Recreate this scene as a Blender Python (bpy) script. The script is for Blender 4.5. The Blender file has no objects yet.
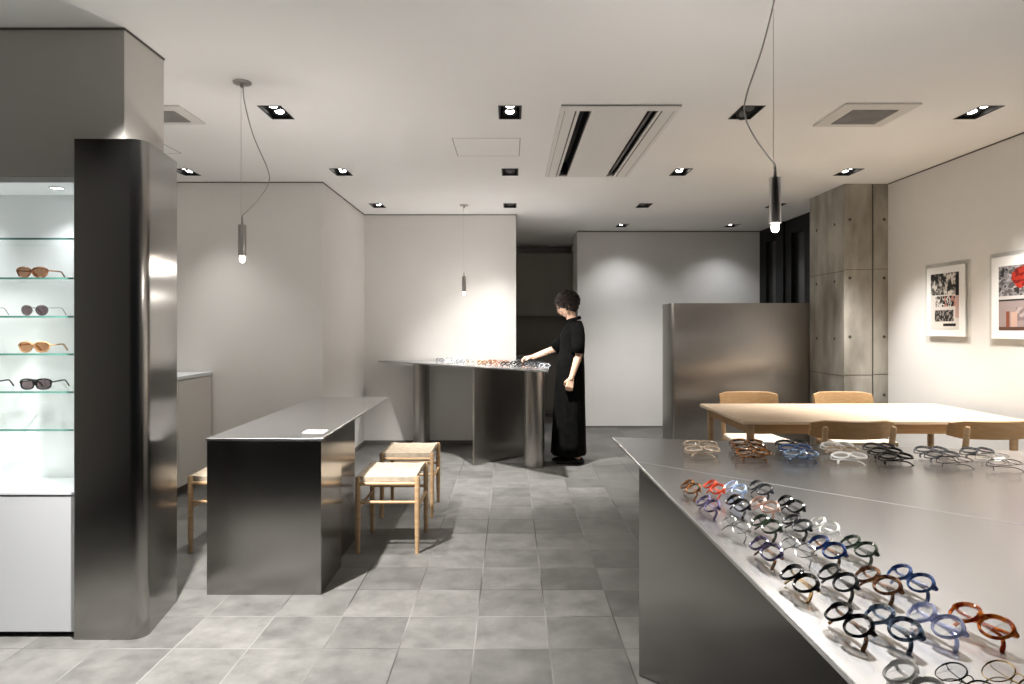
import bpy, bmesh, math, random
from mathutils import Vector, Matrix, noise, Euler
PI = math.pi
R = math.radians
random.seed(7)
sc = bpy.context.scene
COL = sc.collection
CEIL = 2.518

# ------------------------------------------------------------------ materials
MATS = {}
def nodes_of(m):
    m.use_nodes = True
    nt = m.node_tree
    return nt, nt.nodes, nt.links, nt.nodes['Principled BSDF']

def mat(name, col, rough=.5, metal=0, spec=.5, trans=0, ior=1.45, emit=None, es=0, coat=0):
    if name in MATS: return MATS[name]
    m = bpy.data.materials.new(name)
    nt, N, L, p = nodes_of(m)
    p.inputs['Base Color'].default_value = (*col, 1)
    p.inputs['Roughness'].default_value = rough
    p.inputs['Metallic'].default_value = metal
    p.inputs['Specular IOR Level'].default_value = spec
    p.inputs['Transmission Weight'].default_value = trans
    p.inputs['IOR'].default_value = ior
    p.inputs['Coat Weight'].default_value = coat
    if emit:
        p.inputs['Emission Color'].default_value = (*emit, 1)
        p.inputs['Emission Strength'].default_value = es
    MATS[name] = m
    return m

def add(nt, typ, **kw):
    n = nt.nodes.new(typ)
    for k, v in kw.items(): setattr(n, k, v)
    return n

def noisy(name, c1, c2, scale=3, stretch=(1, 1, 1), rough=.6, detail=4, bump=0, bscale=80, lo=.35, hi=.65, spec=.5, metal=0, trans=0, rough2=None, coat=0, aniso=0):
    """colour varied between two tones by a stretched noise, with an optional fine bump"""
    if name in MATS: return MATS[name]
    m = mat(name, c1, rough, metal, spec, trans, coat=coat)
    nt, N, L, p = nodes_of(m)
    tc = add(nt, 'ShaderNodeTexCoord')
    mp = add(nt, 'ShaderNodeMapping'); mp.inputs['Scale'].default_value = stretch
    L.new(tc.outputs['Object'], mp.inputs[0])
    nz = add(nt, 'ShaderNodeTexNoise'); nz.inputs['Scale'].default_value = scale; nz.inputs['Detail'].default_value = detail
    L.new(mp.outputs[0], nz.inputs['Vector'])
    mr = add(nt, 'ShaderNodeMapRange'); mr.inputs[1].default_value = lo; mr.inputs[2].default_value = hi
    L.new(nz.outputs['Fac'], mr.inputs[0])
    mx = add(nt, 'ShaderNodeMix', data_type='RGBA')
    mx.inputs[6].default_value = (*c1, 1); mx.inputs[7].default_value = (*c2, 1)
    L.new(mr.outputs[0], mx.inputs[0]); L.new(mx.outputs[2], p.inputs['Base Color'])
    if rough2 is not None:
        m2 = add(nt, 'ShaderNodeMapRange'); m2.inputs[3].default_value = rough; m2.inputs[4].default_value = rough2
        L.new(mr.outputs[0], m2.inputs[0]); L.new(m2.outputs[0], p.inputs['Roughness'])
    if bump:
        n2 = add(nt, 'ShaderNodeTexNoise'); n2.inputs['Scale'].default_value = bscale; n2.inputs['Detail'].default_value = 3
        L.new(mp.outputs[0], n2.inputs['Vector'])
        b = add(nt, 'ShaderNodeBump'); b.inputs['Strength'].default_value = bump; b.inputs['Distance'].default_value = .002
        L.new(n2.outputs['Fac'], b.inputs['Height']); L.new(b.outputs[0], p.inputs['Normal'])
    return m

plaster = noisy('plaster', (.69, .675, .65), (.715, .70, .675), 2, rough=.9, bump=.1, bscale=120, spec=.2)
ceil_m = noisy('ceiling_paint', (.83, .82, .80), (.85, .84, .82), 1.5, rough=.95, bump=.05, bscale=150, spec=.15)
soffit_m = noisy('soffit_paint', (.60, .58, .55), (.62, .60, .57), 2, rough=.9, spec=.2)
dark_gap = mat('shadow_gap', (.13, .12, .11), .9)
white_lam = mat('white_laminate', (.66, .68, .70), .35, spec=.4)
white_pan = mat('white_panel', (.82, .83, .83), .5, spec=.3)
dark_lam = noisy('dark_laminate', (.34, .32, .285), (.36, .34, .30), 3, rough=.55)
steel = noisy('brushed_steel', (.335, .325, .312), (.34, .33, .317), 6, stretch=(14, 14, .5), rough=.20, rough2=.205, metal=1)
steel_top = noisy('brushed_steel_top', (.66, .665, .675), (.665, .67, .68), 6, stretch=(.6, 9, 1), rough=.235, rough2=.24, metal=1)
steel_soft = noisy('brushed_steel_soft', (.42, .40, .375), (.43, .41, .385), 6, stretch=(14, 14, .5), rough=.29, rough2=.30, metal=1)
steel_edge = mat('steel_edge', (.62, .61, .59), .28, 1)
sheen_m = mat('seam_sheen_metal', (.66, .66, .67), .32, 1)
black_metal = mat('black_metal', (.012, .012, .012), .5, spec=.3)
black_frame = mat('black_window_frame', (.006, .006, .0065), .5, spec=.2)
chrome = mat('chrome', (.7, .69, .67), .15, 1)
nickel = noisy('nickel', (.42, .40, .38), (.46, .44, .42), 8, rough=.3, metal=1)
cable_m = mat('grey_cable', (.42, .40, .38), .5)
wire_m = mat('steel_wire', (.55, .53, .50), .4, .3)
bulb_m = mat('bulb_glow', (1, .9, .8), .3, emit=(1, .86, .70), es=8)
glow = mat('lamp_glow', (1, 1, 1), .3, emit=(1, .96, .9), es=9)
lampglass_off = mat('lamp_glass_off', (.10, .10, .10), .15)
oak = noisy('oak', (.38, .245, .13), (.46, .31, .175), 7, stretch=(1, 1, 9), rough=.5, detail=6, bump=.03, bscale=30)
oak_x = noisy('oak_long', (.66, .51, .36), (.73, .58, .43), 6, stretch=(1.2, 14, 14), rough=.42, detail=6, bump=.02, bscale=30)
oak_dark = noisy('oak_darker', (.35, .205, .09), (.42, .26, .125), 6, stretch=(1.5, 12, 12), rough=.5, detail=6)
cord_m = noisy('paper_cord', (.38, .31, .23), (.47, .395, .30), 30, stretch=(1, 1, 1), rough=.85, detail=2, bump=.35, bscale=160)
seatpad = noisy('seat_weave', (.72, .62, .50), (.78, .69, .57), 40, rough=.9, bump=.2, bscale=200)
skin = mat('skin', (.66, .42, .30), .5)
black_cloth = noisy('black_cloth', (.0025, .0025, .0025), (.005, .005, .005), 20, rough=.95, spec=.08, bump=.1)
hair_m = noisy('dark_hair', (.010, .006, .005), (.026, .014, .010), 40, rough=.55, bump=.8, bscale=90)
shoe_m = mat('black_leather', (.006, .006, .006), .45)
lip_m = mat('lips', (.42, .14, .12), .5)
eye_m = mat('eye', (.05, .03, .02), .2)
mat_board = mat('mat_board', (.80, .78, .75), .7)
vent_m = noisy('vent_grille', (.30, .29, .275), (.36, .35, .335), 8, rough=.7)
vent_w = mat('vent_white', (.66, .64, .61), .6)
ac_w = mat('ac_white', (.74, .72, .69), .6, spec=.3)
ac_d = mat('ac_dark', (.004, .004, .004), .6)
ac_g = mat('ac_flap', (.20, .19, .19), .5)
paper_blk = mat('socket_black', (.02, .02, .02), .5)

def brushed(m, a):
    nt, N, L, p = nodes_of(m); p.inputs['Anisotropic'].default_value = a
    tg = add(nt, 'ShaderNodeTangent', direction_type='RADIAL', axis='Z'); L.new(tg.outputs[0], p.inputs['Tangent'])
brushed(steel, .75); brushed(steel_soft, .7)

# concrete with formwork stains
def concrete():
    m = noisy('concrete', (.205, .19, .158), (.42, .395, .345), 4.5, stretch=(1.4, 1.4, .5), rough=.75, detail=11, bump=.35, bscale=35, lo=.3, hi=.66)
    return m
conc = concrete()
conc_d = mat('concrete_dark', (.07, .062, .05), .9)

# floor tiles: square grid with one tone per tile, mottled, light joints
def tiles():
    m = mat('stone_tiles', (.2, .2, .2), .5)
    nt, N, L, p = nodes_of(m)
    tc = add(nt, 'ShaderNodeTexCoord')
    mp = add(nt, 'ShaderNodeMapping', vector_type='POINT')
    mp.inputs['Location'].default_value = (-.157 / .3 + 40, -2.69 / .3015 + 40, 0)
    mp.inputs['Scale'].default_value = (1 / .3, 1 / .3015, 1)
    L.new(tc.outputs['Object'], mp.inputs[0])
    fl = add(nt, 'ShaderNodeVectorMath', operation='FLOOR'); L.new(mp.outputs[0], fl.inputs[0])
    fr = add(nt, 'ShaderNodeVectorMath', operation='FRACTION'); L.new(mp.outputs[0], fr.inputs[0])
    sx = add(nt, 'ShaderNodeSeparateXYZ'); L.new(fr.outputs[0], sx.inputs[0])
    def edge(o):
        a = add(nt, 'ShaderNodeMath', operation='SUBTRACT'); L.new(o, a.inputs[0]); a.inputs[1].default_value = .5
        b = add(nt, 'ShaderNodeMath', operation='ABSOLUTE'); L.new(a.outputs[0], b.inputs[0])
        return b
    mxm = add(nt, 'ShaderNodeMath', operation='MAXIMUM')
    L.new(edge(sx.outputs[0]).outputs[0], mxm.inputs[0]); L.new(edge(sx.outputs[1]).outputs[0], mxm.inputs[1])
    g = add(nt, 'ShaderNodeMapRange'); g.inputs[1].default_value = .488; g.inputs[2].default_value = .494
    L.new(mxm.outputs[0], g.inputs[0])
    wn = add(nt, 'ShaderNodeTexWhiteNoise', noise_dimensions='2D'); L.new(fl.outputs[0], wn.inputs['Vector'])
    n1 = add(nt, 'ShaderNodeTexNoise'); n1.inputs['Scale'].default_value = 7; n1.inputs['Detail'].default_value = 8; n1.inputs['Roughness'].default_value = .65
    ofs = add(nt, 'ShaderNodeVectorMath', operation='MULTIPLY_ADD')
    L.new(wn.outputs['Color'], ofs.inputs[0]); ofs.inputs[1].default_value = (30, 30, 30); L.new(tc.outputs['Object'], ofs.inputs[2])
    L.new(ofs.outputs[0], n1.inputs['Vector'])
    mr = add(nt, 'ShaderNodeMapRange'); mr.inputs[1].default_value = .3; mr.inputs[2].default_value = .72
    mr.inputs[3].default_value = .66; mr.inputs[4].default_value = 1.30; L.new(n1.outputs['Fac'], mr.inputs[0])
    tr = add(nt, 'ShaderNodeMapRange'); tr.inputs[3].default_value = .80; tr.inputs[4].default_value = 1.18; L.new(wn.outputs['Value'], tr.inputs[0])
    mu = add(nt, 'ShaderNodeMath', operation='MULTIPLY'); L.new(mr.outputs[0], mu.inputs[0]); L.new(tr.outputs[0], mu.inputs[1])
    vm = add(nt, 'ShaderNodeVectorMath', operation='SCALE'); vm.inputs[0].default_value = (.106, .104, .098); L.new(mu.outputs[0], vm.inputs[3])
    mx = add(nt, 'ShaderNodeMix', data_type='RGBA'); L.new(g.outputs[0], mx.inputs[0]); L.new(vm.outputs[0], mx.inputs[6])
    n3 = add(nt, 'ShaderNodeTexNoise'); n3.inputs['Scale'].default_value = 1.3; L.new(tc.outputs['Object'], n3.inputs['Vector'])
    cr = add(nt, 'ShaderNodeMapRange'); cr.inputs[1].default_value = .42; cr.inputs[2].default_value = .58; L.new(n3.outputs['Fac'], cr.inputs[0])
    gm = add(nt, 'ShaderNodeMix', data_type='RGBA'); gm.inputs[6].default_value = (.035, .033, .03, 1); gm.inputs[7].default_value = (.165, .162, .155, 1)
    L.new(cr.outputs[0], gm.inputs[0]); L.new(gm.outputs[2], mx.inputs[7]); L.new(mx.outputs[2], p.inputs['Base Color'])
    rr = add(nt, 'ShaderNodeMapRange'); rr.inputs[3].default_value = .38; rr.inputs[4].default_value = .6; L.new(n1.outputs['Fac'], rr.inputs[0]); L.new(rr.outputs[0], p.inputs['Roughness'])
    b = add(nt, 'ShaderNodeBump'); b.inputs['Strength'].default_value = .3; b.inputs['Distance'].default_value = .002
    iv = add(nt, 'ShaderNodeMath', operation='MULTIPLY_ADD'); L.new(g.outputs[0], iv.inputs[0]); iv.inputs[1].default_value = -1; L.new(n1.outputs['Fac'], iv.inputs[2])
    L.new(iv.outputs[0], b.inputs['Height']); L.new(b.outputs[0], p.inputs['Normal'])
    return m
tile_m = tiles()

# thin clear material: transparent with a mirror-like skin
def thin(name, tint, refl=.10, rough=.02):
    if name in MATS: return MATS[name]
    m = bpy.data.materials.new(name); m.use_nodes = True
    nt = m.node_tree; nt.nodes.clear(); L = nt.links
    o = add(nt, 'ShaderNodeOutputMaterial'); mx = add(nt, 'ShaderNodeMixShader')
    t = add(nt, 'ShaderNodeBsdfTransparent'); t.inputs[0].default_value = (*tint, 1)
    g = add(nt, 'ShaderNodeBsdfGlossy'); g.inputs['Roughness'].default_value = rough; g.inputs[0].default_value = (1, 1, 1, 1)
    fr = add(nt, 'ShaderNodeLayerWeight'); fr.inputs[0].default_value = .35
    mr = add(nt, 'ShaderNodeMapRange'); mr.inputs[3].default_value = refl; mr.inputs[4].default_value = min(.7, refl * 5)
    L.new(fr.outputs['Fresnel'], mr.inputs[0]); L.new(mr.outputs[0], mx.inputs[0])
    L.new(t.outputs[0], mx.inputs[1]); L.new(g.outputs[0], mx.inputs[2]); L.new(mx.outputs[0], o.inputs[0])
    MATS[name] = m
    return m
shelf_glass = thin('shelf_glass', (.975, .99, .985), .04)
shelf_edge = mat('shelf_edge', (.10, .26, .22), .15, spec=.6)
acrylic = thin('acrylic', (.985, .985, .98), .03)
night_glass = mat('night_glass', (.006, .007, .008), .06, spec=.6)
lens_clear = thin('clear_lens', (.93, .94, .95), .20)
lens_grey = thin('grey_lens', (.22, .16, .17), .12)
lens_brown = thin('brown_lens', (.42, .22, .13), .10)
lens_tan = thin('tan_lens', (.55, .28, .15), .10)

# ------------------------------------------------------------------ mesh helpers
def T(loc=(0, 0, 0), rot=(0, 0, 0)):
    return Matrix.Translation(loc) @ Euler(rot).to_matrix().to_4x4()

def box(bm, x0, x1, y0, y1, z0, z1, bev=0, M=None, mi=0):
    n0 = len(bm.faces)
    vs = [bm.verts.new(p) for p in ((x0, y0, z0), (x1, y0, z0), (x1, y1, z0), (x0, y1, z0), (x0, y0, z1), (x1, y0, z1), (x1, y1, z1), (x0, y1, z1))]
    fs = [bm.faces.new([vs[i] for i in q]) for q in ((3, 2, 1, 0), (4, 5, 6, 7), (0, 1, 5, 4), (1, 2, 6, 5), (2, 3, 7, 6), (3, 0, 4, 7))]
    for f in fs: f.material_index = mi
    if M is not None:
        for v in vs: v.co = M @ v.co
    if bev:
        es = list({e for f in fs for e in f.edges})
        bmesh.ops.bevel(bm, geom=es, offset=bev, segments=2, affect='EDGES', profile=.6)
    return fs

def prism(bm, pts, z0, z1, mi=0, bev=0):
    """closed counter-clockwise outline extruded from z0 to z1"""
    a = [bm.verts.new((x, y, z0)) for x, y in pts]; b = [bm.verts.new((x, y, z1)) for x, y in pts]
    n = len(pts)
    fs = [bm.faces.new(a[::-1]), bm.faces.new(b)]
    for i in range(n): fs.append(bm.faces.new((a[i], a[(i + 1) % n], b[(i + 1) % n], b[i])))
    for f in fs: f.material_index = mi
    if bev:
        bmesh.ops.bevel(bm, geom=list({e for f in fs[:2] for e in f.edges}), offset=bev, segments=1, affect='EDGES')
    return fs

def fillet(pts, rs, n=8):
    out = []
    m = len(pts)
    for i, p in enumerate(pts):
        r = rs[i]; p = Vector(p)
        if not r: out.append(tuple(p)); continue
        a = (Vector(pts[i - 1]) - p).normalized(); b = (Vector(pts[(i + 1) % m]) - p).normalized()
        h = math.acos(max(-1, min(1, a.dot(b)))) / 2
        d = r / math.tan(h); c = p + (a + b).normalized() * (r / math.sin(h))
        s = p + a * d - c; e = p + b * d - c
        ang = s.angle(e)
        for k in range(n + 1):
            t = k / n
            v = (s * math.sin((1 - t) * ang) + e * math.sin(t * ang)) / math.sin(ang)
            out.append(tuple(c + v))
    return out

def frames(pts):
    ts = []
    for i in range(len(pts)):
        a = pts[max(0, i - 1)]; b = pts[min(len(pts) - 1, i + 1)]
        ts.append((b - a).normalized())
    up = Vector((0, 0, 1)) if abs(ts[0].z) < .9 else Vector((0, 1, 0))
    u = ts[0].cross(up).normalized(); fr = []
    for t in ts:
        u = (u - t * u.dot(t)).normalized()
        fr.append((t, u, t.cross(u).normalized()))
    return fr

def tube(bm, pts, rs, n=12, flat=1.0, cap=True, mi=0, M=None):
    """tapered tube through points; flat scales its second axis"""
    pts = [Vector(p) for p in pts]
    if not hasattr(rs, '__len__'): rs = [rs] * len(pts)
    rings = []
    for p, r, (t, u, v) in zip(pts, rs, frames(pts)):
        ring = []
        for k in range(n):
            a = 2 * PI * k / n
            q = p + u * (r * math.cos(a)) + v * (r * flat * math.sin(a))
            if M is not None: q = M @ q
            ring.append(bm.verts.new(q))
        rings.append(ring)
    fs = []
    for a, b in zip(rings, rings[1:]):
        for k in range(n):
            fs.append(bm.faces.new((a[k], a[(k + 1) % n], b[(k + 1) % n], b[k])))
    if cap:
        fs.append(bm.faces.new(rings[0][::-1])); fs.append(bm.faces.new(rings[-1]))
    for f in fs: f.material_index = mi
    return fs

def lathe(bm, prof, n=24, c=(0, 0, 0), mi=0, M=None):
    rings = []
    for r, z in prof:
        ring = []
        for k in range(n):
            q = Vector((c[0] + r * math.cos(2 * PI * k / n), c[1] + r * math.sin(2 * PI * k / n), c[2] + z))
            if M is not None: q = M @ q
            ring.append(bm.verts.new(q))
        rings.append(ring)
    fs = []
    for a, b in zip(rings, rings[1:]):
        for k in range(n): fs.append(bm.faces.new((a[k], a[(k + 1) % n], b[(k + 1) % n], b[k])))
    fs.append(bm.faces.new(rings[0][::-1])); fs.append(bm.faces.new(rings[-1]))
    for f in fs: f.material_index = mi
    return fs

def ball(bm, c, r, seg=16, M=None):
    """ellipsoid, r a number or three radii"""
    if not hasattr(r, '__len__'): r = (r, r, r)
    m = Matrix.Translation(c) @ (M if M is not None else Matrix.Identity(4)) @ Matrix.Diagonal((*r, 1))
    return bmesh.ops.create_uvsphere(bm, u_segments=seg, v_segments=max(6, seg * 2 // 3), radius=1, matrix=m)['verts']

def smooth_path(pts, n=6):
    """Catmull-Rom through the points"""
    P = [Vector(p) for p in pts]; P = [P[0] * 2 - P[1]] + P + [P[-1] * 2 - P[-2]]
    out = []
    for i in range(1, len(P) - 2):
        for k in range(n):
            t = k / n
            a, b, c, d = P[i - 1:i + 3]
            out.append(.5 * ((2 * b) + (c - a) * t + (2 * a - 5 * b + 4 * c - d) * t * t + (3 * b - a - 3 * c + d) * t ** 3))
    out.append(P[-2])
    return out

def obj(name, bm, m, parent=None, smooth=False, loc=None):
    me = bpy.data.meshes.new(name)
    bmesh.ops.recalc_face_normals(bm, faces=bm.faces)
    bm.to_mesh(me); bm.free()
    for x in (m if isinstance(m, (list, tuple)) else [m]): me.materials.append(x)
    if smooth:
        me.shade_smooth()
        if smooth != 'all':
            me.set_sharp_from_angle(angle=R(40))
    o = bpy.data.objects.new(name, me); COL.objects.link(o)
    if parent: o.parent = parent
    if loc: o.location = loc
    return o

def B(): return bmesh.new()
def bxo(name, m, parent, *a, **k):
    bm = B(); box(bm, *a, **k); return obj(name, bm, m, parent)

def thing(name, label, cat, loc=(0, 0, 0), rot=(0, 0, 0), group=None):
    o = bpy.data.objects.new(name, None); COL.objects.link(o)
    o.location = loc; o.rotation_euler = rot; o.empty_display_size = .05
    o['label'] = label; o['category'] = cat
    if group: o['group'] = group
    return o
def tag(o, label, cat, group=None):
    o['label'] = label; o['category'] = cat
    if group: o['group'] = group
    return o
def struct(o):
    o['kind'] = 'structure'; return o
def dup(root, loc=None, rot=None, label=None, group=None):
    r = root.copy(); COL.objects.link(r)
    if loc is not None: r.location = loc
    if rot is not None: r.rotation_euler = rot
    if label: r['label'] = label
    if group: r['group'] = group
    for ch in list(root.children):
        c = ch.copy(); COL.objects.link(c); c.parent = r
        for g in ch.children:
            d = g.copy(); COL.objects.link(d); d.parent = c
    return r

# ------------------------------------------------------------------ room shell
bm = B(); box(bm, -3.4, 3.5, -1.5, 10.6, -.12, 0)
struct(obj('floor', bm, tile_m))

XL = [-2.58, -1.345, 0.0, 1.36, 2.695]
YR = [2.40, 3.885, 5.375, 6.85, 8.19]
HW, HD = .06, .115                                  # half width and half depth of a downlight opening
#        ix, iy, lit, label
LAMPS = [
 (0, 0, 1, None), (1, 0, 1, None), (2, 0, 1, None), (3, 0, 1, None), (4, 0, 1, None),
 (0, 2, 1, 'black recessed twin downlight beside the steel-clad pillar, farthest left on ceiling'),
 (1, 1, 1, 'black recessed twin downlight just right of the left pendant cable'),
 (1, 2, 1, 'black recessed twin downlight near the ceiling corner above the left wall'),
 (1, 3, 1, 'black recessed twin downlight above the left corner of the back wall'),
 (2, 1, 1, 'black recessed twin downlight with two bright lamps left of the air conditioner'),
 (2, 2, 0, 'black recessed twin downlight, unlit, behind the outlined ceiling hatch'),
 (2, 3, 0, 'black recessed twin downlight above the right end of the back wall'),
 (3, 1, 0, 'black recessed downlight with lamp head tipped out behind the right pendant cable'),
 (3, 2, 1, 'black recessed twin downlight just behind the right corner of the air conditioner'),
 (3, 3, 0, 'black recessed downlight with dark opening near the rear grey wall'),
 (3, 4, 1, 'small lit downlight washing the left half of the rear grey wall'),
 (4, 1, 1, 'black recessed twin downlight closest to the picture wall'),
 (4, 2, 1, 'black recessed twin downlight in front of the concrete column'),
 (4, 3, 0, 'black recessed downlight half hidden behind the right pendant cylinder'),
 (4, 4, 1, 'small lit downlight washing the rear grey wall beside the black window'),
]
cells = [(XL[a] - HW, XL[a] + HW, YR[b] - HD, YR[b] + HD) for a, b, _, _ in LAMPS]
AC = (.285, .955, 3.75, 5.50)
cells.append((AC[0] + .01, AC[1] - .01, AC[2] + .01, AC[3] - .01))
xs = sorted({-3.4, 3.5} | {v for c in cells for v in c[:2]}); ys = sorted({-1.5, 1.9, 10.6} | {v for c in cells for v in c[2:]})
bm = B(); vd = {}
def gv(x, y):
    if (x, y) not in vd: vd[(x, y)] = bm.verts.new((x, y, CEIL))
    return vd[(x, y)]
for x0, x1 in zip(xs, xs[1:]):
    for y0, y1 in zip(ys, ys[1:]):
        mx_, my_ = (x0 + x1) / 2, (y0 + y1) / 2
        if any(c[0] < mx_ < c[1] and c[2] < my_ < c[3] for c in cells): continue
        f_ = bm.faces.new((gv(x0, y0), gv(x0, y1), gv(x1, y1), gv(x1, y0)))
        if my_ < 1.9: f_.material_index = 1
box(bm, -3.4, 3.5, -1.5, 10.6, CEIL + .25, CEIL + .35)
struct(obj('ceiling', bm, [ceil_m, mat('entrance_ceiling', (.035, .034, .032), .8)]))

def wall(name, m, *a):
    bm = B(); box(bm, *a); return struct(obj(name, bm, m))
wall('wall_left', plaster, -3.35, -3.2, -1.5, 5.74, 0, CEIL)
wall('wall_left_block', plaster, -3.35, -1.594, 5.74, 7.55, 0, CEIL)
wall('wall_back_left', plaster, -1.594, .066, 7.39, 10.5, 0, CEIL)
wall('wall_back_right', plaster, .866, 3.4, 8.66, 9.30, 0, CEIL)
wall('wall_corridor', plaster, .95, 3.4, 9.30, 10.5, 0, CEIL)
wall('wall_corridor_end', plaster, -.2, 1.2, 10.5, 10.6, 0, CEIL)
wall('wall_right', plaster, 3.254, 3.45, -1.5, 5.81, 0, CEIL)
wall('wall_right_rear', black_frame, 3.30, 3.45, 5.81, 8.66, 0, CEIL)
# grooved concrete column with tie holes and a pour joint
bm = B()
box(bm, 2.876, 3.118, 5.81, 6.48, 0, CEIL - .001, bev=.006)
box(bm, 3.118, 3.130, 5.818, 6.48, 0, CEIL - .001, mi=1)
box(bm, 3.130, 3.32, 5.81, 6.48, 0, CEIL - .001, bev=.004)
col_ = struct(obj('wall_column', bm, [conc, conc_d]))
bm = B()
Mx = Matrix.Rotation(R(90), 4, 'X')
for zz in (2.21, 1.706, 1.20, .70, .2):
    for xx in (2.925, 3.22):
        lathe(bm, [(.013, -.001), (.013, .0015)], 14, M=Matrix.Translation((xx, 5.809, zz)) @ Mx)
    for yy in (5.98, 6.33):
        lathe(bm, [(.013, -.001), (.013, .0015)], 14, M=Matrix.Translation((2.875, yy, zz - .02)) @ Matrix.Rotation(R(90), 4, 'Y'))
for zz in (1.775, .87):
    box(bm, 2.876, 3.116, 5.8085, 5.812, zz, zz + .004); box(bm, 3.132, 3.254, 5.8085, 5.812, zz + .006, zz + .010)
    box(bm, 2.8745, 2.878, 5.812, 6.48, zz - .01, zz - .006)
c2 = obj('trim_1', bm, conc_d); struct(c2)

# shadow gaps where walls meet the ceiling and dark skirtings at the floor
def gap(name, *a): struct(bxo(name, dark_gap, None, *a))
gap('trim_2', -3.2, -1.590, 5.734, 5.7395, CEIL - .009, CEIL - .001)
gap('trim_3', -1.5935, -1.588, 5.735, 7.39, CEIL - .009, CEIL - .001)
gap('trim_4', -1.59, .07, 7.384, 7.3895, CEIL - .009, CEIL - .001)
gap('trim_5', .862, 3.25, 8.654, 8.6595, CEIL - .014, CEIL - .001)
gap('trim_6', 3.2485, 3.2535, -1.5, 5.81, CEIL - .010, CEIL - .001)
gap('baseboard_back', -1.594, .066, 7.378, 7.3895, .0005, .045)
gap('baseboard_left', -1.5935, -1.582, 5.73, 7.378, .0005, .045)
gap('baseboard_left_front', -2.54, -1.59, 5.728, 5.7395, .0005, .045)
gap('baseboard_right', .862, 3.25, 8.652, 8.6595, .0005, .018)

# soffit over the display bay
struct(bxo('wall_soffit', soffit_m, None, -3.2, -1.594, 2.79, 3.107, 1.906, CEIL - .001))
gap('trim_7', -3.2, -1.590, 2.784, 2.7895, CEIL - .009, CEIL - .001)
gap('trim_8', -1.5935, -1.588, 2.785, 3.107, CEIL - .009, CEIL - .001)

# black window at night beside the column
win = bpy.data.objects.new('window_1', None); COL.objects.link(win); win['kind'] = 'structure'
bm = B()
X0, X1 = 3.20, 3.28
box(bm, X0, X1, 6.48, 8.655, 2.36, CEIL - .002, bev=.003)
box(bm, X0, X1, 6.48, 8.655, 0, .08, bev=.003)
for y0, y1 in ((8.44, 8.655), (7.68, 8.13), (6.48, 7.34)):
    box(bm, X0, X1, y0, y1, .08, 2.36, bev=.003)
box(bm, X0 - .02, X0, 7.86, 7.92, 0, CEIL - .002)
obj('window_frame', bm, black_frame, win)
for y0, y1 in ((8.13, 8.44), (7.34, 7.68)):
    bxo('window_pane', mat('grey_blind_glass', (.03, .03, .029), .2), win, 3.245, 3.26, y0, y1, .08, 2.36)

# ------------------------------------------------------------------ corridor cupboards
t = thing('wall_cupboard', 'dark brown tall wall cupboards with flat doors at the end of the corridor', 'cupboard', (0, 10.10, 0))
bxo('body', dark_lam, t, .066, .95, .02, .39, 1.45, 2.39)
for x0, x1 in ((.07, .508), (.512, .946)):
    bxo('door', dark_lam, t, x0, x1, 0, .018, 1.453, 2.387, bev=.002)
t = thing('base_cupboard', 'dark low cupboard and splashback in shade below the wall cupboards', 'cupboard', (0, 10.02, 0))
bxo('body', dark_lam, t, .07, .945, .02, .46, .0, .84)
bxo('worktop', dark_lam, t, .07, .945, 0, .46, .84, .87, bev=.003)
bxo('splashback', dark_lam, t, .07, .945, .44, .47, .87, 1.445)
for x0, x1 in ((.075, .508), (.512, .94)):
    bxo('door', dark_lam, t, x0, x1, .002, .018, .05, .835, bev=.002)

# ------------------------------------------------------------------ display bay
t = thing('display_cabinet', 'white lit display cabinet with drawer base and glass shelves at left', 'cabinet', (-2.5, 2.79, 0))
XA, XB = -.68, .7105
bm = B(); box(bm, XA, XB, 0, .30, .022, .585, bev=.0015)
obj('base', bm, mat('drawer_white', (.55, .565, .58), .4), t)
bxo('plinth', black_metal, t, XA + .01, XB, .03, .28, 0, .022)
bxo('countertop', white_lam, t, XA, XB, -.002, .27, .588, .600, bev=.0015)
bxo('back_panel', white_pan, t, XA, XB, .27, .30, .60, 1.904)
bxo('side_panel', white_pan, t, XB - .014, XB, .0, .27, .60, 1.904)
bxo('side_panel', white_pan, t, XA, XA + .018, .0, .27, .60, 1.904)
bm = B(); box(bm, XA + .018, XB - .014, .004, .27, 1.880, 1.904)
obj('light_panel', bm, white_pan, t)
for xx in (-1.94, -2.45, -2.95):
    bm = B(); lathe(bm, [(.030, 0), (.030, -.004), (.024, -.006), (.023, -.003)], 24, c=(xx + 2.5, .10, 1.880))
    rg = obj('recessed_spot', bm, chrome, t, smooth=True)
    bm = B(); lathe(bm, [(.022, -.0035), (.022, -.0045)], 24, c=(xx + 2.5, .10, 1.880)); obj('lamp_lens', bm, glow, rg)
SH = [1.654, 1.489, 1.329, 1.172, 1.014, .856]
for z in SH:
    bm = B(); fs = box(bm, XA + .019, XB - .015, .025, .262, z - .008, z)
    fs[2].material_index = 1
    obj('glass_shelf', bm, [shelf_glass, shelf_edge], t)

# steel-clad pillar with rounded front corner
pl = [(-1.7885, 2.765), (-1.496, 2.765), (-1.559, 3.165), (-1.7885, 3.165)]
bm = B(); prism(bm, [(x + 1.65, y - 2.96) for x, y in fillet(pl, (.006, .055, .01, .01), 12)], 0, 2.053, bev=.0015)
tag(obj('steel_pillar_casing', bm, steel, smooth=True, loc=(-1.65, 2.96, 0)), 'tall dark brushed-steel pillar casing with rounded corner beside the lit display cabinet', 'pillar')

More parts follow.
